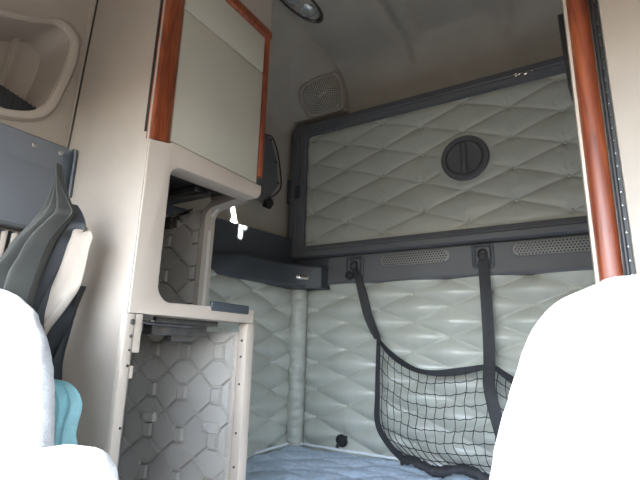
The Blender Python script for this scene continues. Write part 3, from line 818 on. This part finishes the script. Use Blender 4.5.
# keep the outer side clear of the wall
left = [(cxl, .088)] + half + [(-1.0, -.61), (-1.075, -.55), (-1.085, -.42), (-1.085, -.26), (-1.085, -.12), (-1.075, 0), (-1.04, .06), (-.98, .09)]
ps = seat('light grey fabric seat at the left, in front of the bunched curtain', left, .36, (-.83, .25, -1.0), .03, (-1.09, -.57))
bm = BM(); box(bm, -.510, -.408, .02, .325, -.20, -.107, .032, 6)
for v in bm.verts: v.co += Vector((1, 1, 1))*.0012*noise.noise(v.co*60); v.co.z += .006*math.sin((v.co.x+.50)/.095*PI) if v.co.z > -.15 else 0
bmesh.ops.subdivide_edges(bm, edges=bm.edges[:], cuts=1)
link('armrest', bm, 'seat', ps, angle=180)
bm = BM(); box(bm, -.60, -.46, .24, .30, -.20, -.15, .01); link('armrest_bracket', bm, 'slate', ps)

# ------------------------------------------------------------ aqua cloth
def strip(bm, rows, ncol, dep, y0, sl_=.0009):
    """rows = [(v, uL, uR)] boundaries on the image at depth y0; dep(s,t) adds depth; gives a draped sheet"""
    yy = lambda u: y0-sl_*max(0, 75-u)
    Lp = smoothpoly([tuple(onY(a, v, yy(a))) for v, a, b in rows], 6) ; Rp = smoothpoly([tuple(onY(b, v, yy(b))) for v, a, b in rows], 6)
    n_ = len(Lp)-1
    def f(s, t):
        i = min(n_, int(round(t*n_))); p = Lp[i].lerp(Rp[i], s)
        k = 1+dep(s, t)/y0
        return p*k if False else Vector((p.x, p.y+dep(s, t), p.z))
    grid(bm, f, ncol, n_)
def solid(bm, th):
    g = bmesh.ops.solidify(bm, geom=bm.faces[:], thickness=th)
bm = BM()
strip(bm, [(379, 44, 52), (382, 44, 66), (390, 44, 76), (402, 44, 81), (412, 44, 80), (424, 44, 76), (436, 46, 73), (448, 46, 74), (462, 48, 76), (480, 50, 80)], 30, lambda s, t: -.012*math.sin(PI*s)+.008*math.sin(s*11+t*3)*t-.004*math.sin(s*23), .49, 0)
solid(bm, .004)
tag(link('towel', bm, 'towel', angle=180), 'aqua cloth tucked between the left seat and the cabinet', 'towel')

# ------------------------------------------------------------ curtain
cu = thing('curtain', 'dark privacy curtain with cream lining bunched at the left behind the seat', 'curtain', (-.92, .50, -.1))
yc_ = .505
bm = BM()
strip(bm, [(166, 59, 66), (180, 57, 67), (192, 52, 70), (204, 46, 75), (214, 38, 78), (226, 30, 68), (240, 16, 58), (256, 4, 52), (275, -16, 47), (295, -22, 43), (320, -25, 38), (345, -26, 40), (370, -26, 44), (400, -26, 46)], 60, lambda s, t: .020*math.sin(s*15+t*2.2)*min(1, t*2)-.014*s-.006*math.sin(s*33+t*6), yc_-.02)
solid(bm, .003); link('curtain_panel', bm, 'curtain', cu, angle=180)
bm = BM()
strip(bm, [(205, 72, 77), (215, 70, 83), (228, 62, 86), (240, 56, 76), (256, 50, 69), (275, 42, 60), (295, 36, 52), (315, 32, 46), (335, 34, 46), (360, 38, 50), (385, 40, 52)], 24, lambda s, t: .012*math.sin(s*8+t*3)-.01*s, yc_)
solid(bm, .003); link('curtain_fold', bm, 'slate', cu, angle=180)
bm = BM()
strip(bm, [(227, 78, 86), (232, 74, 91), (238, 71, 93.5), (248, 67, 91), (260, 63, 89), (275, 57, 86), (288, 51, 82), (300, 46, 74), (314, 43, 63), (328, 43.5, 51), (335, 44.5, 46)], 26, lambda s, t: -.014*math.sin(PI*s)+.005*math.sin(s*9+t*4), yc_+.008)
solid(bm, .003); link('lining', bm, 'lining', cu, angle=180)
bm = BM()
strip(bm, [(286, 70, 84), (294, 62, 82.5), (306, 52, 81), (320, 46, 79), (335, 44, 73), (350, 44, 66), (365, 44, 60), (380, 44, 57), (400, 44, 54)], 20, lambda s, t: .012*math.sin(s*10+t*4), yc_+.016)
solid(bm, .003); link('curtain_hem', bm, 'curtain_black', cu, angle=180)

# ------------------------------------------------------------ light
w = bpy.data.worlds.new('world'); sc.world = w; w.use_nodes = True
nt = w.node_tree; bg = nt.nodes['Background']
sky = nt.nodes.new('ShaderNodeTexSky'); sky.sky_type = 'HOSEK_WILKIE' if False else 'NISHITA'
sky.sun_disc = False; sky.sun_elevation = math.radians(42); sky.sun_rotation = math.radians(180)
mx = nt.nodes.new('ShaderNodeMixRGB'); mx.inputs['Fac'].default_value = .5; mx.inputs['Color2'].default_value = (9.5, 11, 13, 1)
nt.links.new(sky.outputs['Color'], mx.inputs['Color1'])
tcw = nt.nodes.new('ShaderNodeTexCoord'); sx = nt.nodes.new('ShaderNodeSeparateXYZ'); nt.links.new(tcw.outputs['Generated'], sx.inputs[0])
mr = nt.nodes.new('ShaderNodeMapRange'); mr.inputs['From Min'].default_value = -.04; mr.inputs['From Max'].default_value = .04
nt.links.new(sx.outputs['Z'], mr.inputs['Value'])
gm = nt.nodes.new('ShaderNodeMixRGB'); gm.inputs['Color1'].default_value = (1.0, .86, .70, 1)      # sunlit ground outside
nt.links.new(mr.outputs['Result'], gm.inputs['Fac']); nt.links.new(mx.outputs['Color'], gm.inputs['Color2'])
nt.links.new(gm.outputs['Color'], bg.inputs['Color'])
bg.inputs['Strength'].default_value = 1.0
sun = bpy.data.lights.new('sun', 'SUN'); sun.energy = 6; sun.angle = math.radians(.6); sun.color = (1, .96, .9)
so = bpy.data.objects.new('sun', sun); COL.objects.link(so)
so.rotation_euler = Vector((.06, .80, -.50)).to_track_quat('-Z', 'Y').to_euler()
def portal(loc, rot, sx, sy):
    L = bpy.data.lights.new('window_portal', 'AREA'); L.shape = 'RECTANGLE'; L.size = sx; L.size_y = sy; L.cycles.is_portal = True
    o = bpy.data.objects.new('window_portal', L); COL.objects.link(o); o.location = loc; o.rotation_euler = rot
def facing(d): return Vector(d).to_track_quat('-Z', 'Y').to_euler()
portal((-.1, -.76, .21), facing((0, .86, -.5)), 2.1, .98)
portal((XC, -.235, .165), facing((1, 0, 0)), .75, .58)
portal((XW, 1.51, -.15), facing((-1, 0, 0)), .58, .40)  # portal for the added, unseen sleeper opening
portal((XW, -.275, .165), facing((-1, 0, 0)), .67, .58)

# ------------------------------------------------------------ camera
def beam(loc, target, sx, sy, e, roll=0):
    # added narrow area lamp, hidden behind the right cabinet, making the wall's sun streak
    L = bpy.data.lights.new('streak_lamp', 'AREA'); L.shape = 'RECTANGLE'; L.size = sx; L.size_y = sy; L.energy = e; L.spread = math.radians(1.2); L.color = (1, .95, .85)
    o = bpy.data.objects.new('streak_lamp', L); COL.objects.link(o); o.location = loc
    o.rotation_euler = ((Vector(target)-Vector(loc)).to_track_quat('-Z', 'Y') @ Quaternion((0, 0, 1), roll)).to_euler()
beam((.11, 1.42, .62), onX(237, 216, -1.40), .010, .13, .34, .34); beam((.11, 1.42, .52), onX(241, 228, -1.36), .014, .09, .26, -.05)

cam = bpy.data.cameras.new('camera'); co = bpy.data.objects.new('camera', cam); COL.objects.link(co)
cam.sensor_width = 36; cam.sensor_fit = 'HORIZONTAL'; cam.lens = Fpx/640*36; cam.clip_start = .01
co.matrix_world = R3.to_4x4()
sc.camera = co
vs = sc.view_settings; vs.view_transform = 'Standard'; vs.look = 'None'; vs.gamma = 1; vs.use_curve_mapping = False; vs.exposure = 1.15
